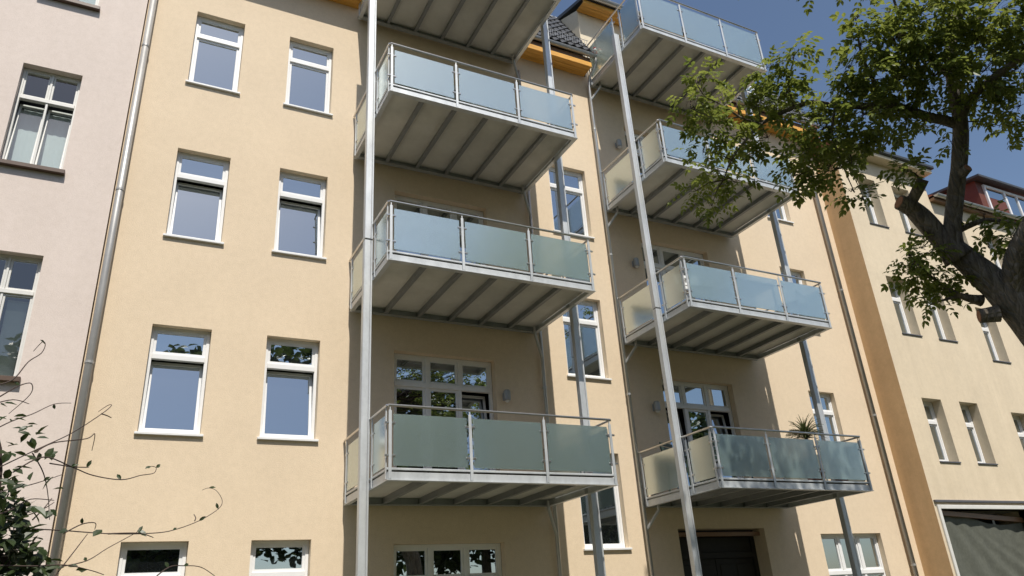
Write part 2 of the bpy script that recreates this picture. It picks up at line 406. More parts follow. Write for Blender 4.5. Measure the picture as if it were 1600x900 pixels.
# passage gate, set back in its opening
gt = MB()
gt.box(10.482, 10.60, .36, .41, .06, 3.198).box(12.77, 12.888, .36, .41, .06, 3.198).box(10.60, 12.77, .355, .41, 3.06, 3.198).box(10.60, 12.77, .34, .41, 2.62, 2.74)
gate = gt.build('gate', 'gate', main, origin=(11.68, .4, .06))
for xa in (10.61, 11.695):
    lf = MB().box(xa, xa + 1.065, .385, .42, .07, 2.61)
    for q in range(2): lf.bbox(xa + .1 + q * .46, xa + .5 + q * .46, .37, .39, .3, 1.3, .01).bbox(xa + .1 + q * .46, xa + .5 + q * .46, .37, .39, 1.45, 2.5, .01)
    lf.build('gate_leaf', 'gate', gate)
MB().box(10.61, 12.76, .39, .4, 2.75, 3.05).build('transom_board', 'gate', gate)
MB().box(10.483, 12.887, .15, .28, 3.06, 3.14).build('lintel_beam', 'timber', gate)

# ---- eaves, roof, dormers
def eave(xa, xb, parent, z=EAVE, o=0.42, ends=True):
    MB().box(xa, xb, -o + .02, 0.0, z, z + .02).build('soffit_board', 'orange', parent)
    for q in range(3):
        y = -o + .02 + q * .14
        MB().bbox(xa + .002, xb - .002, y + .004, y + .134, z - .012, z + .002, .004).build('soffit_board', 'orange', parent)
    MB().bbox(xa, xb, -o, -o + .025, z - .015, z + .13, .004).build('fascia_board', 'orange', parent)
    MB().bbox(xa, xb, -o + .03, -o + .055, z + .11, z + .30, .004).build('fascia_board', 'timber', parent)  # upper board in brown: shade under the gutter put into its colour
def gutter(xa, xb, y, z, parent, r=0.075):
    b = MB(); n = 8
    for i in range(n):
        a0, a1 = math.pi + i * math.pi / n, math.pi + (i + 1) * math.pi / n
        for rr, fl in ((r, 0), (r - .006, 1)):
            q = [(xa, y + rr * math.cos(a0), z + rr * math.sin(a0)), (xa, y + rr * math.cos(a1), z + rr * math.sin(a1)), (xb, y + rr * math.cos(a1), z + rr * math.sin(a1)), (xb, y + rr * math.cos(a0), z + rr * math.sin(a0))]
            b.quad(*(q[::-1] if fl else q))
    b.tube([(xa, y - r, z), (xb, y - r, z)], .011, 6)
    for x in (xa, xb):
        b.add([(x, y + r * math.cos(math.pi + i * math.pi / n), z + r * math.sin(math.pi + i * math.pi / n)) for i in range(n + 1)], [tuple(range(n + 1))])
    o = b.build('gutter', 'zinc', parent, smooth=False)
    return o
SL = 1.71; RY0, RZ0 = -0.47, 15.185
def roofz(y): return 15.99 + SL * y
def roof_section(xa, xb, parent, tiles=True, mat='tile'):
    base = MB().quad((xa, RY0, roofz(RY0) - .03), (xb, RY0, roofz(RY0) - .03), (xb, .96, roofz(.96) - .03), (xa, .96, roofz(.96) - .03))
    rf = base.build('roof', mat, parent)
    L = math.hypot(1.43, 1.43 * SL); d = Vector((0, 1.43, 1.43 * SL)).normalized(); nrm = Vector((0, -d.z, d.y))
    b = MB(); rows_ = 10; cw = 0.22; nc = max(1, round((xb - xa) / cw)); cw = (xb - xa) / nc
    for r_ in range(rows_):
        for c in range(nc):
            t0 = r_ * L / rows_; t1 = t0 + L / rows_ * 1.12; jit = rnd.uniform(-.006, .006)
            prof = [(0, .0), (.18, .028), (.36, .034), (.54, .02), (.75, -.008), (1.0, .0)]
            vs = []
            for t, lift in ((t0, .035 + jit), (t1, .004)):
                for q, hh in prof:
                    vs.append(Vector((xa + (c + q) * cw, RY0, roofz(RY0))) + d * t + nrm * (hh + lift))
            for q, hh in prof: vs.append(Vector((xa + (c + q) * cw, RY0, roofz(RY0))) + d * t0 + nrm * (hh + .012 + jit))
            n = len(prof); fs = []
            for k in range(n - 1):
                fs.append((k, k + 1, n + k + 1, n + k)); fs.append((2 * n + k, 2 * n + k + 1, k + 1, k))
            b.add(vs, fs)
    tl = b.build('tiles', mat, rf); tl['kind'] = 'stuff'
    MB().tube([(xa, .99, roofz(.96) + .02), (xb, .99, roofz(.96) + .02)], .05, 8).build('top_trim', 'zinc', rf)
    g_ = MB()
    for zz in (.10, .30): g_.tube([(xa + .03, RY0 + .12, roofz(RY0 + .12) + zz), (xb - .03, RY0 + .12, roofz(RY0 + .12) + zz)], .008, 5)
    k = xa + .05
    while k < xb - .03:
        g_.tube([(k, RY0 + .12, roofz(RY0 + .12) + .06), (k, RY0 + .12, roofz(RY0 + .12) + .30)], .005, 4); k += .075
    g_.build('snow_guard', 'zinc', rf)
    return rf
secs = [(-0.79, 3.55), (7.30, 9.60), (13.45, 17.9)]
for xa, xb in secs:
    eave(xa, xb - (.06 if xb < 17 else 0), main)
    rf = roof_section(xa, xb, main)
    gutter(xa, xb + (.1 if xb < 17 else 0), -0.468, 15.11, main, 0.068)
    if xa > 13:                                    # roof window in the slope
        c = Vector((15.75, .22, roofz(.22))); d = Vector((0, 1, SL)).normalized(); nn = Vector((0, -d.z, d.y))
        def fr(x, t, h): return c + Vector((x, 0, 0)) + d * t + nn * h
        b = MB()
        for (xa_, xb_, ta, tb) in ((-.45, -.36, -.6, .6), (.36, .45, -.6, .6), (-.36, .36, -.6, -.5), (-.36, .36, .5, .6)):
            b.add([fr(x, t, h) for x in (xa_, xb_) for t in (ta, tb) for h in (0, .13)], [(0, 1, 3, 2), (4, 6, 7, 5), (0, 4, 5, 1), (2, 3, 7, 6), (0, 2, 6, 4), (1, 5, 7, 3)])
        rw = b.build('roof_window', 'white', main, origin=c)
        MB().quad(fr(-.37, -.51, .08), fr(.37, -.51, .08), fr(.37, .51, .08), fr(-.37, .51, .08)).build('pane', 'pane', rw)
MB().quad((-0.79, .96, 17.6), (17.9, .96, 17.6), (17.9, 11, 17.9), (-0.79, 11, 17.9)).build('flat_roof', 'anthra', main)
def dormer(xa, xb, dx):
    ztop = 17.05
    dw = wall(xa, xb, EAVE, ztop, 0, [(*dx, EAVE + .001, 16.7, .14)], 'dormer', main, 'dormer')
    for x in (xa, xb):
        MB().add([(x, 0.001, EAVE), (x, 0.001, ztop + .05), (x, .97, 17.55), (x, .97, 15.4), (x, .2, EAVE)], [(0, 1, 2, 3, 4)]).build('dormer_cheek', 'dormer', dw)
    for q in range(3):
        MB().bbox(xa - .03, xb + .03, -.36 + q * .12, -.245 + q * .12, ztop, ztop + .02, .004).build('soffit_board', 'orange', dw)
    MB().bbox(xa - .03, xb + .03, -.385, -.36, ztop - .01, ztop + .10, .004).build('fascia_board', 'orange', dw)
    top = MB().add([(xa - .05, -.42, ztop + .10), (xb + .05, -.42, ztop + .10), (xb + .05, 1.1, 17.60), (xa - .05, 1.1, 17.60), (xa - .05, -.42, ztop + .2), (xb + .05, -.42, ztop + .2), (xb + .05, 1.1, 17.72), (xa - .05, 1.1, 17.72)],
                   [(3, 2, 1, 0), (4, 5, 6, 7), (0, 1, 5, 4), (1, 2, 6, 5), (2, 3, 7, 6), (3, 0, 4, 7)])
    rf = top.build('dormer_roof', 'anthra', dw)
    gutter(xa - .05, xb + .05, -.49, ztop + .17, rf)
    # the balcony door is a part of the building, like those below
    window(main, (*dx, EAVE + .001, 16.7), 0, .14, 3, .55, fw=.06, sill=None, name='balcony_door')
dormer(3.55, 7.30, (4.4, 6.4)); dormer(9.60, 13.45, (10.6, 12.6))

# ---- rain pipes of the main building
def pipe(x, y, z0, z1, r, parent, mat='zinc', rings=(), top=None, branches=()):
    pts = [(x, y, z0), (x, y, z1)]
    if top: pts += top
    o = MB().tube(pts, r, 12).build('downpipe', mat, parent, origin=(x, y, z0), smooth=True)
    for z in rings:
        cl = MB().tube([(x, y, z - .02), (x, y, z + .02)], r + .008, 12).box(x - .012, x + .012, y, 0.01, z - .01, z + .01)
        cl.build('pipe_clip', mat, o)
    for (xb, yb, zb, zj) in branches:
        MB().tube([(xb, yb, zb + .06), (xb, yb, zb - .10), (x, y, zj), (x, y, zj - .08)], r * .8, 8).build('drain_branch', mat, o)
    return o
pipe(-0.70, -.13, 0, 15.0, .062, main, 'oldzinc', (2.0, 5.75, 8.9, 12.1))
pipe(17.42, -.11, 0, 14.7, .055, main, 'oldzinc', (2.3, 6.0, 9.6, 13.2), top=[(17.42, -.3, 14.95), (17.42, -.46, 15.06)])
pipe(7.50, -.10, 0, 14.2, .038, main, 'zinc', (2.2, 6.0, 9.4, 13.0), branches=[(7.25, -.3, SLAB[k] + .02, SLAB[k] - .55) for k in SLAB])
pipe(9.60, -.10, 0, 14.35, .040, main, 'zinc', (2.2, 6.0, 9.4, 13.0), top=[(9.60, -.16, 14.6), (9.68, -.46, 14.88), (9.66, -.468, 15.05)], branches=[(9.82, -.3, SLAB[k] + .02, SLAB[k] - .45) for k in SLAB])

# ---- pink neighbour
pink = empty('apartment_building', (-5, -.12, 0)); tag(pink, 'pale pink stuccoed apartment house with brown metal window sills', 'building')
PY = -.12; po = []
for k in range(4):
    s_ = 5.42 + (k - 1) * 3.64; h = s_ + 2.05
    for xa in (-2.51, -4.6, -6.7, -8.8): po.append((xa, xa + .91, s_, h, .14))
wall(-13, -.80, 0, 16, PY, po, 'pink', pink, extra=[((-.80, PY, 0), (-.80, 3, 0), (-.80, 3, 16), (-.80, PY, 16))])
MB().quad((-13, .5, .1), (-.9, .5, .1), (-.9, .5, 15.9), (-13, .5, 15.9)).build('dark_backing', 'dark', pink)  # dark sheet in place of unlit rooms
MB().add([(-13, -.4, 16), (-.8, -.4, 16), (-.8, 4, 19), (-13, 4, 19), (-13, 10, 16), (-.8, 10, 16), (-13, -.4, 15.9), (-.8, -.4, 15.9), (-13, 10, 15.9), (-.8, 10, 15.9)],
         [(0, 1, 2, 3), (3, 2, 5, 4), (0, 6, 7, 1), (7, 6, 8, 9), (1, 5, 2), (0, 3, 4), (1, 7, 9, 5), (0, 4, 8, 6)]).build('roof', 'redtile', pink)
for i, op in enumerate(po):
    k, c = divmod(i, 4)
    window(pink, op[:4], PY, .14, 2, .62, tilt=(0, 1) if k == 2 else (), fmat='offwhite', pmat='clear', sill='brown', sill_out=.09, sill_t=.07, sill_over=.05, fw=.04, mw=.035, sw=.032, tbar=.07,
           blind=(0, 1) if (k == 1 and c == 0) or (k == 0 and c == 2) else None)
    if not ((k == 1 and c == 0) or (k == 0 and c == 2)):    # pale curtain behind the glass
        b = MB(); n = 24; xa, xb, za, zb = op[:4]
        for q in range(n):
            x0, x1 = xa + .05 + (xb - xa - .1) * q / n, xa + .05 + (xb - xa - .1) * (q + 1) / n
            y0, y1 = (.28 + .003 * math.sin(q * 1.7)), (.28 + .003 * math.sin((q + 1) * 1.7))
            b.quad((x0, y0, za + .05), (x1, y1, za + .05), (x1, y1, zb - .7), (x0, y0, zb - .7))
        b.build('curtain', 'blind', pink)

# ---- weathered neighbour on the other side, standing 0.75 m forward
NY = -.75
east = empty('apartment_building', (20, NY, 0)); tag(east, 'weathered sand coloured apartment house with deep window reveals, standing forward of its neighbour', 'building')
eo = []
for s_, h in ((4.71, 6.39), (8.22, 9.97), (11.68, 13.31)):
    for xa in (18.61, 20.18): eo.append((xa, xa + .80, s_, h, .27))
eo.append((18.05, 21.75, .3, 3.52, .9))
wall(17.87, 21.95, 0, 14.0, NY, eo, 'sand', east)
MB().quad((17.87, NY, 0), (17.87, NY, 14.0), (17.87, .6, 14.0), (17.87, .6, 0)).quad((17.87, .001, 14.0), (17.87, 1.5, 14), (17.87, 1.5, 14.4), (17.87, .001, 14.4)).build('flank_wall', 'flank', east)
MB().quad((21.95, NY, 12.9), (21.95, 3, 12.9), (21.95, 3, 14.0), (21.95, NY, 14.0)).build('flank_wall', 'sand', east)
MB().quad((18, .4, .1), (21.9, .4, .1), (21.9, .4, 13.9), (18, .4, 13.9)).build('dark_backing', 'dark', east)  # dark sheet in place of unlit rooms
for op in eo[:-1]:
    window(east, op[:4], NY, .27, 1, .58, sill='slate', sill_out=.03, sill_t=.03, sill_over=.02, fw=.07)
MB().bbox(17.86, 22.05, NY - .32, NY + .1, 14.0, 14.14, .02).build('cornice', 'sand', east)
MB().bbox(17.86, 22.10, NY - .40, NY - .05, 14.141, 14.26, .02).build('gutter', 'anthra', east)
MB().add([(17.86, NY - .3, 14.26), (22.08, NY - .3, 14.26), (22.08, 4, 16.8), (17.86, 4, 16.8), (17.86, 4, 14.2), (22.08, 4, 14.2)], [(0, 1, 2, 3), (1, 5, 2), (0, 3, 4), (2, 5, 4, 3)]).build('roof', 'redtile', east)
MB().bbox(17.90, 21.9, NY - .06, NY + .02, 3.68, 3.74, .008).build('ledge', 'slate', east)
fb = MB().bbox(17.95, 18.05, NY - .05, NY + .3, .3, 3.62, .01).bbox(21.75, 21.88, NY - .05, NY + .3, .3, 3.62, .01).bbox(18.05, 21.75, NY - .048, NY + .3, 3.52, 3.62, .01)
fb.build('opening_surround', 'offwhite', east)
MB().quad((18.05, NY + .3, 3.515), (21.75, NY + .3, 3.515), (21.75, NY + .9, 3.515), (18.05, NY + .9, 3.515)).build('ceiling_board', 'offwhite', east)
# timber bar and hanging net inside the opening
bar = MB(); A_, B_ = Vector((18.07, NY + .10, 3.46)), Vector((21.74, NY + .26, 3.30))
sd = (B_ - A_).normalized().cross(Vector((0, 0, 1))) * .04
bar.add([p_ + s_ * sd + Vector((0, 0, z)) for p_ in (A_, B_) for s_ in (-1, 1) for z in (-.07, .045)], [(0, 1, 3, 2), (4, 6, 7, 5), (0, 4, 5, 1), (2, 3, 7, 6), (0, 2, 6, 4), (1, 5, 7, 3)])
tb = bar.build('timber_bar', 'timber', None, origin=A_); tag(tb, 'brown timber bar across the top of the white framed ground floor opening', 'beam')
nb = MB(); nx, nz = 60, 26; idx = []
for i in range(nx + 1):
    for j in range(nz + 1):
        u_, v_ = i / nx, j / nz
        q = A_.lerp(B_, u_) + Vector((0, 0, -.06 - v_ * 2.9))
        f = math.sin((u_ * 3 + .4) / (v_ * .8 + .25) * 4.5) * .035 * (v_ + .15) + math.sin(u_ * 37 + v_ * 5) * .012
        q.y += f + .02 + .10 * v_
        q.z -= .12 * max(0, math.sin(math.pi * min(1, max(0, (u_ - .35) / .65)))) * (1 - v_)
        nb.v.append(tuple(q))
for i in range(nx):
    for j in range(nz):
        a = i * (nz + 1) + j; nb.f.append((a, a + nz + 1, a + nz + 2, a + 1))
no = nb.build('shade_net', 'net', None, origin=A_, smooth=True); tag(no, 'dark olive shade net hanging in folds in the white framed ground floor opening', 'net')

# ---- house further along with the red dormer
far = empty('apartment_building', (28, NY, 0)); tag(far, 'sand coloured apartment house with lower eaves and a red clad dormer', 'building')
fo = []
for s_, h in ((4.5, 6.23), (7.80, 9.5), (11.0, 12.45)):
    for xa in (22.45, 24.4, 26.4, 28.4, 30.4): fo.append((xa, xa + .85, s_, h, .27))
wall(21.95, 34, 0, 13.18, NY, fo, 'sand', far)
MB().quad((34, NY, 0), (34, 10, 0), (34, 10, 13.18), (34, NY, 13.18)).build('flank_wall', 'sand', far)
MB().quad((22, .4, .1), (33.9, .4, .1), (33.9, .4, 13.1), (22, .4, 13.1)).build('dark_backing', 'dark', far)  # dark sheet in place of unlit rooms
for op in fo: window(far, op[:4], NY, .27, 1, .58, sill='slate', sill_out=.03, sill_t=.03, sill_over=.02, fw=.07)
MB().box(21.96, 34.1, NY - .16, NY - .001, 13.10, 13.19).build('eave_board', 'timber', far)
gutter(21.96, 34.1, NY - .25, 13.25, far, .08)
MB().add([(21.96, NY - .2, 13.26), (34.1, NY - .2, 13.26), (34.1, 4.5, 16.2), (21.96, 4.5, 16.2), (34.1, 9, 13.2), (21.96, 9, 13.2)], [(0, 1, 2, 3), (3, 2, 4, 5), (1, 4, 2), (0, 3, 5)]).build('roof', 'redtile', far)
dz0 = 13.35
fd = MB().add([(25.6, -.45, dz0), (29.6, -.45, dz0), (29.6, -.45, 14.9), (25.6, -.45, 14.9), (25.6, 3.5, 15.0), (25.6, 3.5, 15.3), (29.6, 3.5, 15.0), (25.6, 2.6, dz0)], [(0, 1, 2, 3), (0, 3, 5, 4)]).build('dormer', 'redclad', far)
dro = MB().add([(25.4, -.75, 14.9), (29.8, -.75, 14.9), (29.8, 4, 15.4), (25.4, 4, 15.4), (25.4, -.75, 14.98), (29.8, -.75, 14.98), (29.8, 4, 15.5), (25.4, 4, 15.5)],
               [(3, 2, 1, 0), (4, 5, 6, 7), (0, 1, 5, 4), (1, 2, 6, 5), (2, 3, 7, 6), (3, 0, 4, 7)]).build('dormer_roof', 'anthra', fd)
wf = MB(); ring(wf, 25.95, 28.6, 13.5, 14.8, -.52, -.44, .09); wf.box(27.1, 27.2, -.515, -.44, 13.59, 14.71).box(27.85, 27.93, -.515, -.44, 13.59, 14.71)
wfo = wf.build('dormer_window', 'white', fd)
MB().box(26.0, 28.55, -.48, -.46, 13.55, 14.75).build('pane', 'pane', wfo)
MB().bbox(26.1, 27.05, -.475, -.49, 13.6, 14.3, .005).build('curtain', 'redclad', wfo)

# ------------------------------------------------------------------ balconies
W, D0, D1 = 3.98, -.10, -2.41
def make_balcony(rail_h, glass_top):
    root = empty('steel_balcony', (0, 0, 0))
    def B(name, mb, mat, par=root): return mb.build(name, mat, par)
    f = MB().bbox(0, W, D1, D1 + .03, .012, .125, .003).box(-.012, W + .012, D1 - .035, D1 + .07, 0, .0115).box(0, W, D1 + .03, D1 + .08, .115, .126)
    B('front_beam', f, 'galv')
    for x in (0, W - .03):
        s_ = MB().bbox(x, x + .03, D1 + .031, D0, .012, .125, .003).box(x - .012 if x == 0 else x - .04, x + .07 if x == 0 else x + .042, D1 + .071, D0 + .01, 0.0005, .0112)
        B('side_beam', s_, 'galv')
    B('back_beam', MB().bbox(.031, W - .031, D0 - .05, D0 + .0, .0, .14, .003).box(.0, W, D0 + .001, -.012, .10, .15).box(.07, W - .05, D0 - .11, D0 - .051, .001, .012), 'galv_dark')
    n = 5; pw = W / (n + 1); j0 = None
    for k in range(n):
        x = (k + 1) * pw
        j = MB().box(x - .022, x + .022, D1 + .081, D0 - .052, .028, .128).box(x - .036, x + .036, D1 + .082, D0 - .0525, .016, .028)
        jo = B('joist', j, 'joist')
        MB().box(x - .05, x + .05, D0 - .115, D0 - .052, .013, .0175).build('joist_shoe', 'galv_dark', jo)
    for k in range(n + 1):
        a, b_ = k * pw + .012, (k + 1) * pw - .012
        if k == 0: a = .034
        if k == n: b_ = W - .034
        B('floor_panel', MB().bbox(a, b_, D1 + .085, D0 - .054, .122, .151, .004), 'panel')
    B('added_decking', MB().box(.035, W - .035, D1 + .032, D0 - .002, .1515, .164), 'deck')  # unseen sheet, added to cut light bounced onto wall and soffit
    B('deck_edge', MB().bbox(-.01, W + .01, D1 - .012, D1 + .03, .152, .185, .004).bbox(-.01, .03, D1 + .031, D0, .152, .185, .004).bbox(W - .03, W + .01, D1 + .031, D0, .152, .185, .004), 'galv')
    py = D1 - .022
    xs = [.03, W / 3, 2 * W / 3, W - .03]
    def post(x, y, front):
        b = MB()
        if front: b.bbox(x - .024, x + .024, y - .008, y + .008, .02, rail_h - .075, .003)
        else: b.bbox(x - .008, x + .008, y - .024, y + .024, .02, rail_h - .075, .003)
        b.tube([(x, y, rail_h - .08), (x, y, rail_h - .015)], .009, 6)
        po_ = B('railing_post', b, 'galv')
        for z in (.36, glass_top - .14):
            c = MB()
            if front: c.bbox(x - .085, x + .085, y - .002, y + .024, z - .016, z + .016, .004)
            else: c.bbox(x - .002 if x < W / 2 else x - .022, x + .022 if x < W / 2 else x + .002, y - .085, y + .085, z - .016, z + .016, .004)
            c.build('glass_clamp', 'stain', po_)
    for x in xs: post(x, py, True)
    for k in range(3):
        B('glass_panel', MB().bbox(xs[k] + .055, xs[k + 1] - .055, py + .009, py + .021, .215, glass_top, .002), 'frost')
    for x, sx in ((-.012, .013), (W + .012, -.013)):
        for y in (-.17, -1.36, -1.66, D1 + .05): post(x, y, False)
        for ya, yb in ((-1.31, -.22), (D1 + .10, -1.71)):
            a, b_ = sorted((x + sx * .7, x + sx * 1.6))
            B('glass_panel', MB().bbox(a, b_, ya, yb, .215, glass_top, .002), 'frost')
    B('handrail', MB().tube([(-.012, -.02, rail_h), (-.012, D1 - .0, rail_h), (-.012 + .02, py, rail_h), (W + .012 - .02, py, rail_h), (W + .012, D1, rail_h), (W + .012, -.02, rail_h)], .021, 10), 'stain')
    return root
protoA = make_balcony(1.11, .985); protoB = make_balcony(1.31, 1.20)
XL, XR = 3.41, 9.65
NM = {2: 'lowest', 3: 'second lowest', 4: 'second highest', 5: 'topmost'}
used = set()
for X, nm in ((XL, 'in the stack beside the pink house'), (XR, 'in the stack beside the walnut tree')):
    for k in SLAB:
        pr = protoB if k == 5 else protoA
        if id(pr) in used: o = copy_tree(pr)
        else: o = pr; used.add(id(pr))
        o.location = (X, 0, SLAB[k])
        extra = {(XR, 2): ' with yucca', (XR, 3): ' with chairs'}.get((X, k), '')
        tag(o, '%s frosted glass balcony%s %s' % (NM[k], extra, nm), 'balcony', 'steel balconies on the cream house')

# ---- tall columns carrying the stacks
def column(x, mirror, label, ztop, zs):
    root = empty('steel_column', (x, -1.5, 0)); tag(root, label, 'column', 'columns of the balcony stacks')
    s_ = 1
    for (z0, z1) in ((0.05, zs - .012), (zs + .012, ztop)):
        b = MB().bbox(x - .075, x + .035, -1.56, -1.44, z0, z1, .008)
        b.build('shaft', 'galv', root)
        MB().bbox(x + .045, x + .075, -1.555, -1.445, z0, z1, .006).box(x + .034, x + .046, -1.53, -1.46, z0 + .01, z1 - .01).build('side_channel', 'galv', root)
    MB().box(x - .06, x + .06, -1.545, -1.455, zs - .05, zs + .05).build('splice', 'anthra', root)
    MB().bbox(x - .14, x + .14, -1.64, -1.36, .04, .07, .005).build('base_plate', 'galv_dark', root)
    for k in SLAB:
        z = SLAB[k]; d = 1 if mirror else -1
        xa, xb = (x - .13, x - .07) if mirror else (x + .07, x + .13)
        MB().bbox(min(xa, xb), max(xa, xb), -1.55, -1.45, z + .02, z + .11, .004).build('bracket', 'galv_dark', root)
column(XL - .09, False, 'steel column on the pink house side of its balcony stack', 15.0, 7.95)
column(XL + W + .09, True, 'steel column between the balcony stack by the pink house and the stairwell windows', 15.3, 7.95)
column(XR - .09, False, 'steel column between the stairwell windows and the balcony stack with the yucca', 14.9, 7.45)
column(XR + W + .09, True, 'steel column on the walnut tree side of the balcony stack with the yucca', 15.3, 7.45)

# ------------------------------------------------------------------ wall lamps
def lamp(x, z, label):
    root = empty('wall_lamp', (x, 0, z)); tag(root, label, 'lamp', 'lamps beside the balcony doors')
    MB().bbox(x - .05, x + .05, -.02, .004, z - .08, z + .08, .006).build('back_plate', 'lamp', root)
    MB().tube([(x, -.10, z - .10), (x, -.10, z - .08), (x, -.10, z + .09), (x, -.10, z + .12)], [.055, .07, .07, .05], 14).build('lamp_shade', 'lamp', root, smooth=False)
    MB().tube([(x, -.10, z - .13), (x, -.10, z - .10)], [.03, .05], 12).build('lens', 'offwhite', root)
for k, nm in ((2, 'lowest'), (3, 'second lowest'), (4, 'second highest')):
    lamp(6.62, SLAB[k] + 2.14, 'grey cylindrical wall lamp at the %s balcony of the stack beside the pink house' % nm)
    lamp(10.32, SLAB[k] + 2.16, 'grey cylindrical wall lamp at the %s balcony of the stack beside the walnut tree' % nm)

# ------------------------------------------------------------------ things on the balconies
def chair(x, y, z, rz, mat, label, slats=5):
    root = empty('garden_chair', (x, y, z)); tag(root, label, 'chair')
    c, s_ = math.cos(rz), math.sin(rz)
    T = lambda q: Vector((x + q.x * c - q.y * s_, y + q.x * s_ + q.y * c, z + q.z))
    for sx in (-1, 1):
        MB().tube([(sx * .24, .22, 0), (sx * .25, .20, .42), (sx * .25, .22, .64)], .018, 6).xf(T).build('leg', mat, root)
        MB().tube([(sx * .24, -.28, 0), (sx * .25, -.22, .42), (sx * .25, -.34, .95)], .018, 6).xf(T).build('leg', mat, root)
        MB().bbox(sx * .25 - .03, sx * .25 + .03, -.27, .26, .63, .655, .006).xf(T).build('armrest', mat, root)
    for q in range(slats): MB().bbox(-.24, .24, .20 - q * .09, .27 - q * .09, .42, .44, .004).xf(T).build('seat_slat', mat, root)
    for q in range(slats):
        z0 = .50 + q * .095; yy = -.23 - (z0 - .42) * .22
        MB().bbox(-.24, .24, yy - .012, yy + .008, z0, z0 + .065, .004).xf(T).build('back_slat', mat, root)
DK = .164
chair(XR + .60, -2.02, SLAB[3] + DK, R(170), 'plastic', 'white garden chair on the stairwell side of the white balcony table')
chair(XR + 3.3, -2.05, SLAB[3] + DK, R(110), 'plastic', 'white garden chair on the walnut tree side of the white balcony table')
t_ = empty('garden_table', (XR + 2.05, -2.0, SLAB[3] + DK)); tag(t_, 'white garden table between two white chairs on the balcony', 'table')
x, y, z = WLOC[t_.name]
for q in range(6): MB().bbox(x - .55, x + .55, y - .36 + q * .12, y - .25 + q * .12, z + .70, z + .725, .004).build('table_slat', 'plastic', t_)
for sx in (-.5, .5):
    for sy in (-.3, .3): MB().bbox(x + sx - .02, x + sx + .02, y + sy - .02, y + sy + .02, z, z + .70, .004).build('leg', 'plastic', t_)
chair(XR + .42, -1.0, SLAB[2] + DK, R(200), 'green_slat', 'dark green slatted chair on the lowest balcony with the yucca', 6)
chair(XR + .75, -2.0, SLAB[2] + DK, R(185), 'green_slat', 'dark green slatted chair tucked behind the front glass, yucca balcony', 6)
def pot(x, y, z, r, h, root):
    MB().tube([(x, y, z), (x, y, z + h * .85), (x, y, z + h * .86), (x, y, z + h)], [r * .72, r * .95, r * 1.05, r * 1.05], 16).build('pot', 'terracotta', root, smooth=False)
def blades(root, x, y, z, n, L, name='leaves', mat='yucca', wid=.022, seed=3):
    rr = random.Random(seed); b = MB()
    for i in range(n):
        a = rr.uniform(0, 2 * math.pi); el = rr.uniform(.0, 1.2); l = L * rr.uniform(.75, 1.1)
        pts = []; p_ = Vector((x, y, z)) + Vector((0, 0, rr.uniform(-.12, .08))); d = Vector((math.cos(a) * math.cos(el), math.sin(a) * math.cos(el), math.sin(el)))
        sd = Vector((-math.sin(a), math.cos(a), 0)); k = 5
        for q in range(k + 1):
            ww = wid * (1 - (q / k) ** 1.6) + .002
            pts += [p_ - sd * ww, p_ + Vector((0, 0, -.006)), p_ + sd * ww]
            p_ = p_ + d * (l / k); d = (d + Vector((0, 0, -.10 - .05 * q))).normalized()
        b.add(pts, [f for q in range(k) for f in ((q * 3, q * 3 + 1, q * 3 + 4, q * 3 + 3), (q * 3 + 1, q * 3 + 2, q * 3 + 5, q * 3 + 4))])
    o = b.build(name, mat, root); o['kind'] = 'stuff'; return o
yx, yy = XR + 2.95, -1.95; yz = SLAB[2] + DK
yu = empty('yucca_plant', (yx, yy, yz)); tag(yu, 'spiky green yucca rising above the rail of the lowest balcony', 'plant')
pot(yx, yy, yz, .17, .32, yu); MB().tube([(yx, yy, yz + .28), (yx + .02, yy, yz + .75), (yx, yy, yz + 1.06)], .03, 8).build('stem', 'twig', yu)
blades(yu, yx, yy, yz + 1.06, 150, .42, wid=.014)
gx, gy = XR + 3.55, -2.1
ge = empty('flowering_plant', (gx, gy, yz)); tag(ge, 'low potted plant with red flowers behind the end glass panel near the yucca', 'plant')
pot(gx, gy, yz, .15, .28, ge); blades(ge, gx, gy, yz + .30, 50, .34, wid=.03, seed=9)
for q in range(6):
    a = q * 1.1; fx, fy, fz = gx + .13 * math.cos(a), gy + .13 * math.sin(a), yz + .46 + .05 * math.sin(q * 2.3)
    MB().tube([(fx, fy, fz - .03), (fx, fy, fz), (fx, fy, fz + .03)], [.015, .045, .01], 8).build('flower', 'red', ge)
# little ornament hanging at the corner of the topmost balcony
ox, oy, oz = XR + .0, -.55, SLAB[5] + .86
orn = empty('hanging_ornament', (ox, oy, oz)); tag(orn, 'small white and red ornament tied to the railing of the topmost balcony', 'ornament')
for q in range(7):
    a = q * .9; MB().tube([(ox - .06 + .05 * math.cos(a), oy + .09 * math.cos(a), oz + .09 * math.sin(a) - .03), (ox - .06 + .02 * math.cos(a), oy + .05 * math.cos(a), oz + .05 * math.sin(a)), (ox - .06, oy, oz)], [.012, .04, .012], 7).build('petal', 'red' if q % 3 == 0 else 'plastic', orn)
MB().tube([(ox - .06, oy, oz), (ox - .02, oy, oz + .2), (ox, oy, oz + .44)], .006, 5).build('cord', 'twig', orn)

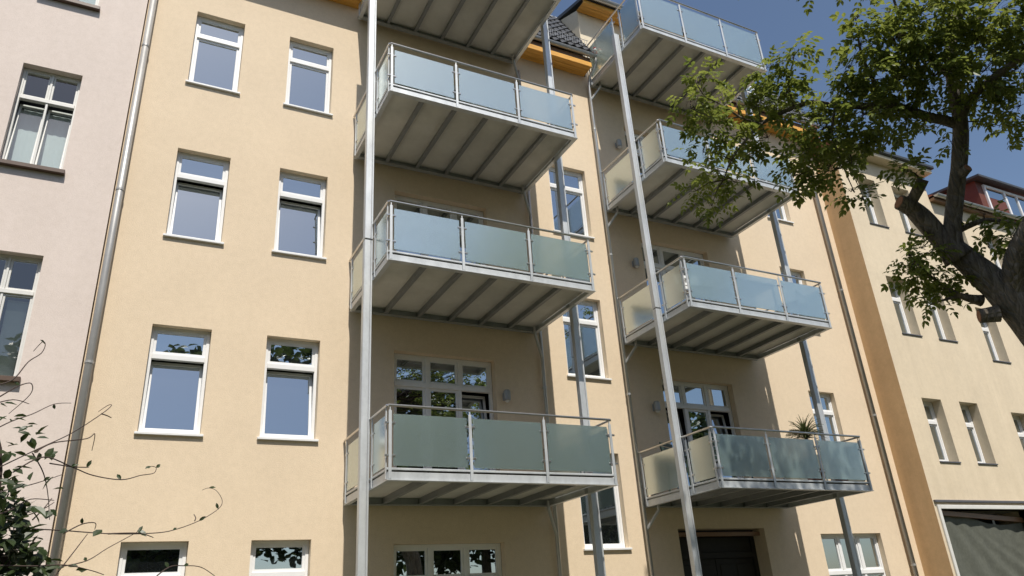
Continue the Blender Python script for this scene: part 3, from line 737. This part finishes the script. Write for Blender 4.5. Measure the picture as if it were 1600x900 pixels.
# ------------------------------------------------------------------ walnut tree
tree = empty('walnut_tree', tuple(at(1600, 540, 9.0).xy) + (0,)); tag(tree, 'big walnut tree with forked, pruned trunk and pinnate leaves in front of the houses', 'tree')
base = WLOC[tree.name]
def limb(pts, name='branch', n=10, sub=4, wob=.02, seed=1):
    """pts: (point, radius); smoothed with Catmull-Rom and a little waviness"""
    P = [Vector(q[0]) for q in pts]; Rr = [q[1] for q in pts]; out, rad = [], []
    for i in range(len(P) - 1):
        p0, p1, p2, p3 = P[max(i - 1, 0)], P[i], P[i + 1], P[min(i + 2, len(P) - 1)]
        for k in range(sub):
            t = k / sub
            out.append(.5 * ((2 * p1) + (p2 - p0) * t + (2 * p0 - 5 * p1 + 4 * p2 - p3) * t * t + (3 * p1 - p0 - 3 * p2 + p3) * t ** 3)); rad.append(Rr[i] * (1 - t) + Rr[i + 1] * t)
    out.append(P[-1]); rad.append(Rr[-1])
    out = [q + Vector(mnoise.noise_vector(q * 2.1 + Vector((seed, 0, 0)))) * min(wob, rad[i] * .5) for i, q in enumerate(out)]
    rad = [r_ * (1 + .10 * mnoise.noise(out[i] * 4.0)) for i, r_ in enumerate(rad)]
    return MB().tube(out, rad, n)
def px(lst): return [(at(u, v, d), r_) for u, v, d, r_ in lst]
tp = [(Vector((base.x + .15, base.y, -.1)), .42), (Vector((base.x + .12, base.y, .8)), .34)] + px([(1704, 635, 9.1, .24), (1626, 518, 9.0, .21), (1570, 457, 9.0, .17), (1519, 410, 9.0, .125), (1484, 386, 9.0, .105)])
limb(tp, n=16, sub=5, wob=.03).build('trunk', 'bark', tree, smooth=True)
LIMBS = [
    [(1588, 478, 9.0, .12), (1585, 430, 8.9, .105), (1594, 388, 8.85, .096), (1612, 345, 8.8, .09), (1650, 270, 8.7, .10), (1690, 150, 8.9, .08), (1720, 0, 9.2, .05)],
    [(1500, 402, 9.0, .15), (1470, 372, 9.0, .105), (1438, 338, 8.95, .095), (1411, 314, 8.9, .085)],
    [(1420, 324, 8.92, .06), (1432, 300, 8.9, .06), (1441, 281, 8.9, .055)],
    [(1492, 396, 9.0, .11), (1487, 360, 9.0, .085), (1491, 310, 9.05, .08), (1498, 250, 9.1, .078), (1502, 190, 9.2, .075), (1489, 125, 9.3, .065), (1485, 83, 9.4, .06), (1490, 41, 9.5, .058), (1503, 0, 9.6, .055), (1520, -120, 10, .045), (1500, -260, 10.6, .03), (1470, -380, 11.2, .015)],
    [(1501, 185, 9.2, .06), (1512, 163, 9.15, .05), (1529, 143, 9.1, .045), (1557, 118, 9.0, .04), (1605, 82, 8.9, .03), (1680, 20, 8.8, .02)],
    [(1500, 195, 9.2, .06), (1475, 188, 9.1, .055), (1450, 184, 9.0, .05), (1420, 174, 8.9, .046), (1389, 165, 8.8, .042), (1350, 166, 8.7, .036), (1305, 166, 8.6, .03), (1270, 160, 8.55, .026), (1240, 168, 8.5, .024), (1214, 180, 8.45, .021), (1187, 196, 8.4, .018), (1165, 220, 8.35, .014), (1143, 250, 8.3, .010), (1130, 282, 8.3, .005)],
    [(1190, 194, 8.4, .014), (1157, 183, 8.3, .011), (1127, 163, 8.25, .009), (1102, 151, 8.2, .007), (1088, 130, 8.2, .004)],
    [(1155, 183, 8.3, .009), (1119, 185, 8.2, .007), (1080, 170, 8.15, .004)],
    [(1240, 168, 8.5, .016), (1232, 130, 8.5, .012), (1240, 95, 8.5, .006)],
    [(1389, 165, 8.8, .03), (1365, 125, 8.8, .022), (1345, 80, 8.8, .014), (1338, 35, 8.85, .005)],
    [(1305, 166, 8.6, .018), (1300, 210, 8.5, .014), (1318, 262, 8.5, .008), (1335, 300, 8.5, .004)],
    [(1330, 245, 8.5, .006), (1332, 270, 8.5, .005), (1342, 292, 8.5, .004), (1350, 312, 8.5, .003)],
    [(1535, 470, 9.0, .06), (1500, 462, 8.9, .03), (1465, 440, 8.8, .018), (1430, 410, 8.7, .008)],
    [(1500, 462, 8.9, .02), (1470, 470, 8.8, .01), (1450, 478, 8.8, .004)],
    [(1497, 360, 9.05, .035), (1515, 352, 9.1, .03), (1538, 344, 9.1, .025), (1565, 345, 9.1, .018), (1600, 352, 9.1, .01)],
    [(1489, 125, 9.3, .04), (1455, 90, 9.2, .03), (1425, 55, 9.1, .02), (1400, 10, 9.1, .014), (1380, -60, 9.2, .006)],
    [(1487, 60, 9.45, .04), (1530, 30, 9.5, .03), (1570, -10, 9.6, .022), (1610, -80, 9.8, .01)],
    [(1515, -100, 9.9, .035), (1440, -180, 10.2, .025), (1360, -240, 10.6, .012)], [(1515, -100, 9.9, .035), (1600, -200, 10.4, .025), (1690, -280, 10.8, .012)],
]
for i, l in enumerate(LIMBS): limb(px(l), n=10 if l[0][3] > .04 else 6, sub=4, wob=.02, seed=i).build('branch', 'bark', tree, smooth=True)
# pruned stubs with pale cut faces
for (u, v, u2, v2, d, r_) in ((1500, 275, 1512, 262, 9.05, .05), (1560, 490, 1530, 494, 8.85, .075), (1420, 322, 1405, 316, 8.9, .08)):
    a, b_ = at(u, v, d), at(u2, v2, d - .05)
    o = MB().tube([a, a.lerp(b_, .6), b_], [r_ * 1.15, r_, r_ * .98], 12).build('stub', 'bark', tree, smooth=False)
    dd = (b_ - a).normalized(); MB().tube([b_, b_ + dd * .006], r_ * .8, 12).build('cut_face', 'cut', o)

def leaflet(b, p, d, up, L, wd):
    d = d.normalized(); s_ = d.cross(up)
    if s_.length < 1e-4: return
    s_.normalize(); n = s_.cross(d)
    l = lambda t, q, h: p + d * (L * t) + s_ * (wd * q) + n * (L * h)
    o = len(b.v)
    b.v += [tuple(l(*q)) for q in ((0, 0, 0), (.28, -.85, .06), (.62, -.95, .05), (1, 0, -.10), (.62, .95, .05), (.28, .85, .06), (.5, 0, -.02))]
    b.f += [(o, o + 6, o + 2, o + 1), (o + 6, o + 3, o + 2), (o, o + 5, o + 4, o + 6), (o + 6, o + 4, o + 3)]
def compound(b, p, d, rr, L=.085, n=3, droop=.5):
    up = Vector((rr.uniform(-.5, .5), rr.uniform(-.5, .5), 1)).normalized(); q = p.copy()
    step = L * .72
    for k in range(n):
        d = (d + Vector((0, 0, -droop * .25))).normalized(); q = q + d * step
        s_ = d.cross(up).normalized()
        for sg in (-1, 1):
            leaflet(b, q, d * .55 + s_ * sg + Vector((rr.uniform(-.2, .2), rr.uniform(-.2, .2), rr.uniform(-.45, .1))), up + Vector((rr.uniform(-.4, .4), rr.uniform(-.4, .4), 0)), L * rr.uniform(.75, 1.1), L * .25)
    leaflet(b, q, d + Vector((0, 0, -.3)), up, L * 1.15, L * .28)
CL = [(1095, 120, 18, 7), (1078, 160, 16, 5), (1088, 172, 18, 6), (1108, 195, 22, 8), (1125, 160, 16, 5), (1150, 150, 14, 4), (1098, 238, 24, 9), (1138, 212, 20, 7), (1088, 298, 18, 6), (1112, 322, 16, 6),
      (1150, 285, 20, 7), (1120, 265, 20, 6), (1165, 248, 20, 7), (1185, 165, 22, 7), (1208, 105, 26, 10), (1205, 140, 24, 9), (1240, 90, 22, 9), (1228, 150, 26, 10), (1252, 180, 30, 13), (1200, 215, 22, 8), (1262, 235, 32, 16),
      (1240, 275, 18, 7), (1290, 200, 36, 22), (1312, 150, 32, 18), (1350, 180, 36, 22), (1300, 260, 26, 12), (1265, 285, 14, 5), (1325, 232, 28, 13), (1345, 215, 22, 10), (1338, 30, 14, 5), (1345, 70, 26, 12), (1362, 112, 28, 15), (1328, 105, 20, 9),
      (1400, 60, 34, 22), (1440, 20, 36, 26), (1430, 90, 36, 26), (1400, 130, 34, 24), (1460, 120, 34, 22), (1465, 60, 36, 26), (1390, 20, 24, 10), (1530, 60, 38, 26), (1565, 25, 36, 26), (1595, 60, 32, 20), (1540, 110, 32, 20), (1585, 110, 32, 20),
      (1595, 165, 26, 12), (1548, 160, 26, 13), (1420, 192, 20, 9), (1395, 185, 22, 9), (1415, 205, 12, 4), (1478, 178, 16, 6), (1486, 222, 8, 2), (1575, 200, 14, 5), (1525, 150, 20, 8), (1500, 20, 34, 20),
      (1418, 268, 15, 6), (1405, 262, 10, 3), (1348, 312, 9, 3), (1330, 300, 9, 3), (1440, 388, 20, 8), (1420, 400, 16, 6), (1422, 428, 18, 7), (1452, 425, 22, 10), (1480, 440, 18, 7), (1462, 470, 13, 5), (1436, 455, 12, 4), (1455, 395, 16, 5),
      (1562, 350, 18, 6), (1578, 372, 15, 5), (1545, 388, 10, 3), (1595, 385, 14, 4), (1540, 335, 10, 3)]
rr = random.Random(11); lb = MB(); tw = MB()
def nearest_limb(c):
    best, bd = None, 1e9
    for l in LIMBS:
        for u, v, d, r_ in l:
            q = at(u, v, d); e = (q - c).length
            if e < bd: best, bd = q, e
    return best
for (u, v, r_, n) in CL:
    dist = 8.3 + (u - 1080) / 520 * .9 + rr.uniform(-.2, .2); c = at(u, v, dist); rad = r_ / 142.0 * 1.15
    root = nearest_limb(c); tw.tube([root, root.lerp(c, .5) + Vector((0, 0, .04)), c], [.008, .005, .003], 5)
    for q in range(int(n * 2.7) + 2):
        e = Vector((rr.gauss(0, 1), rr.gauss(0, 1.5), rr.gauss(0, 1))); e = e * (rad * .62 / max(1, e.length / 1.4)); e.y *= 1.4
        st = c + e * .55; tip = e.normalized() * .6 + Vector((rr.uniform(-.5, .5), rr.uniform(-.5, .5), rr.uniform(-.5, .35)))
        if q % 3 == 0: tw.tube([c, c.lerp(st, .5) + Vector((rr.uniform(-.03, .03), rr.uniform(-.03, .03), .03)), st], [.003, .002, .0012], 4, False)
        compound(lb, st, tip, rr, .068 * rr.uniform(.75, 1.25), rr.choice((2, 3, 3, 4)))
# the crown goes on above and beside the picture
for q in range(1000):
    e = Vector((rr.gauss(0, 1), rr.gauss(0, 1), rr.gauss(0, 1))).normalized() * (rr.random() ** .4)
    c = Vector((11.9, -7.7, 11.3)) + Vector((e.x * 4.0, e.y * 2.5, e.z * 2.4)) if q % 4 else Vector((9.4, -10.3, 9.8)) + Vector((e.x * 3.0, e.y * 2.2, e.z * 2.0))
    v_ = c - CAM; zz = v_.dot(FWD); uu, vv = 800 + FPX * v_.dot(RIGHT) / zz, 450 - FPX * v_.dot(UP) / zz
    if zz < 2.5 or (-20 < uu < 1620 and -25 < vv < 920): continue
    root = nearest_limb(c)
    if q % 4 == 0: tw.tube([root, root.lerp(c, .5) + Vector((0, 0, .1)), c], [.014, .009, .004], 5)
    for k in range(5):
        st = c + Vector((rr.gauss(0, .16), rr.gauss(0, .16), rr.gauss(0, .13)))
        compound(lb, st, Vector((rr.gauss(0, 1), rr.gauss(0, 1), rr.gauss(0, .5))), rr, .11, 3)
co = lb.build('crown', 'walnut_leaf', tree); co['kind'] = 'stuff'
to = tw.build('twigs', 'twig', tree); to['kind'] = 'stuff'

# ------------------------------------------------------------------ climbing shrub at the corner
shr = empty('climbing_shrub', tuple(at(20, 1000, 4.3).xy) + (0,)); tag(shr, 'dark leafy climbing shrub with long bare curling shoots beside the zinc downpipe', 'shrub')
def Z3(l): return [(u * .3377, 596 + v * .3377) for u, v in l]
SH = [[(-90, 440), (0, 395), (180, 310), (330, 240), (470, 150), (515, 112), (500, 110), (455, 140)], [(-60, 240), (50, 185), (150, 150), (250, 105), (330, 100)], [(470, 150), (495, 158), (515, 168)],
      [(60, 420), (200, 350), (330, 395), (430, 435), (560, 455), (650, 435), (710, 425), (722, 400), (700, 393), (688, 402)],
      [(-40, 660), (130, 680), (300, 690), (520, 705), (700, 702), (800, 688), (920, 645), (1010, 590), (1028, 550), (1000, 505), (965, 493), (935, 503)],
      [(150, 900), (270, 860), (400, 830), (500, 770), (620, 705), (640, 690)], [(700, 920), (780, 860), (850, 853), (930, 860), (1000, 905)], [(230, 930), (340, 790), (405, 705)],
      [(150, 330), (200, 420), (222, 520), (230, 640)], [(300, 700), (380, 660), (440, 655), (438, 685)], [(160, 330), (245, 285), (400, 265), (438, 243), (425, 320)],
      [(-30, 20), (60, -10), (130, -90), (190, -130), (210, -170), (195, -182), (155, -140)], [(-50, 110), (60, 85), (135, 104)], [(0, 70), (90, 20), (145, 10), (140, 60), (40, 150)],
      [(-20, 620), (60, 590), (140, 545), (250, 550)], [(40, 520), (0, 600)], [(-60, 520), (110, 485), (200, 460), (290, 430)], [(230, 380), (330, 395), (400, 398), (412, 395)], [(500, 705), (640, 702), (710, 722)],
      [(900, 645), (905, 632), (897, 615)], [(60, 640), (180, 600), (250, 560)], [(-60, 850), (150, 855), (300, 850), (420, 875), (480, 895)], [(150, 640), (200, 590), (240, 540)]]
sb = MB(); vb = MB(); r2 = random.Random(5)
for i, s_ in enumerate(SH):
    pts = [(at(u, v, 4.3 + .35 * math.sin(i * 1.7) + .06 * k), .0034 - .0022 * k / len(s_)) for k, (u, v) in enumerate(Z3(s_))]
    m_ = limb(pts, n=5, sub=5, wob=.006, seed=i); sb.add(m_.v, m_.f)
    for k in range(1, len(pts) - 1):                # small buds and leaves along the shoots
        if r2.random() < .45:
            leaflet(vb, pts[k][0], Vector((r2.uniform(-1, 1), r2.uniform(-.5, .5), r2.uniform(-.4, 1))), Vector((r2.uniform(-1, 1), -1, .6)), r2.uniform(.022, .045), .009)
stalk = [(Vector((WLOC[shr.name].x, WLOC[shr.name].y, 0)), .03), (at(10, 960, 4.3), .02), (at(-10, 850, 4.35), .014), (at(0, 700, 4.4), .009), (at(-40, 600, 4.4), .006)]
limb(stalk, n=8).build('stem', 'twig', shr, smooth=True)
for (u, v, r_, n) in [(20, 880, 40, 150), (10, 830, 34, 120), (30, 800, 26, 70), (0, 770, 26, 70), (45, 850, 25, 60), (60, 885, 22, 40), (25, 745, 16, 14), (8, 700, 14, 10), (30, 720, 16, 9), (40, 672, 12, 10), (12, 655, 11, 8), (55, 690, 14, 12), (70, 700, 12, 8), (5, 632, 8, 5), (80, 705, 8, 4),
                      (45, 735, 9, 4), (75, 765, 8, 3), (60, 795, 14, 7), (78, 800, 8, 4), (15, 765, 12, 8), (115, 890, 10, 4), (140, 892, 9, 3), (105, 828, 5, 2), (85, 745, 6, 2), (160, 831, 4, 1), (213, 829, 4, 1), (-60, 850, 60, 200), (-70, 760, 50, 120), (10, 960, 60, 250), (-60, 960, 60, 200), (110, 960, 40, 80)]:
    for q in range(max(1, int(n * (.55 if n < 100 else .8)))):
        a, e = r2.uniform(0, 6.28), r_ * math.sqrt(r2.random())
        p_ = at(u + e * math.cos(a), v + e * math.sin(a), 4.35 + r2.gauss(0, .16))
        leaflet(vb, p_, Vector((r2.uniform(-1, 1), r2.uniform(-.8, .4), r2.uniform(-1, .4))), Vector((r2.uniform(-.6, .6), r2.uniform(-1, .2), 1)), r2.uniform(.045, .075), r2.uniform(.014, .023))
so_ = sb.build('shoots', 'twig', shr); so_['kind'] = 'stuff'
vo_ = vb.build('leaves', 'vine_leaf', shr); vo_['kind'] = 'stuff'

# ------------------------------------------------------------------ trees across the yard (seen in the window panes)
def yard_tree(loc, H, seed):
    root = empty('yard_tree', loc); tag(root, 'tall dense broadleaf tree across the yard facing the balconies', 'tree', 'trees across the yard')
    r3 = random.Random(seed); x, y, _ = loc
    MB().tube([(x, y, -.1), (x + .1, y, H * .25), (x, y + .1, H * .55), (x + .1, y, H * .85)], [.38, .30, .2, .05], 10).build('trunk', 'bark', root, smooth=True)
    b = MB(); lobes = [(Vector((x + r3.gauss(0, H * .14), y + r3.gauss(0, H * .12), H * r3.uniform(.38, .9))), H * r3.uniform(.10, .17)) for k in range(16)]
    for c, ra in lobes:
        b2 = [c + Vector((r3.gauss(0, 1), r3.gauss(0, 1), r3.gauss(0, 1))).normalized() * ra * (r3.random() ** .35) for k in range(520)]
        for q in b2: leaflet(b, q, Vector((r3.gauss(0, 1), r3.gauss(0, 1), r3.gauss(0, .6))), Vector((r3.gauss(0, .6), r3.gauss(0, .6), 1)), .55, .2)
    o = b.build('crown', 'far_leaf', root); o['kind'] = 'stuff'; return root
for i in range(13):
    x = -27 + i * 5.2 + rnd.uniform(-1, 1); y = -26.5 - (i % 2) * 3.5; H = 15.2 + rnd.uniform(-1.0, 1.2) + (i % 2) * 1.0
    yard_tree((x, y, 0), H, 20 + i)
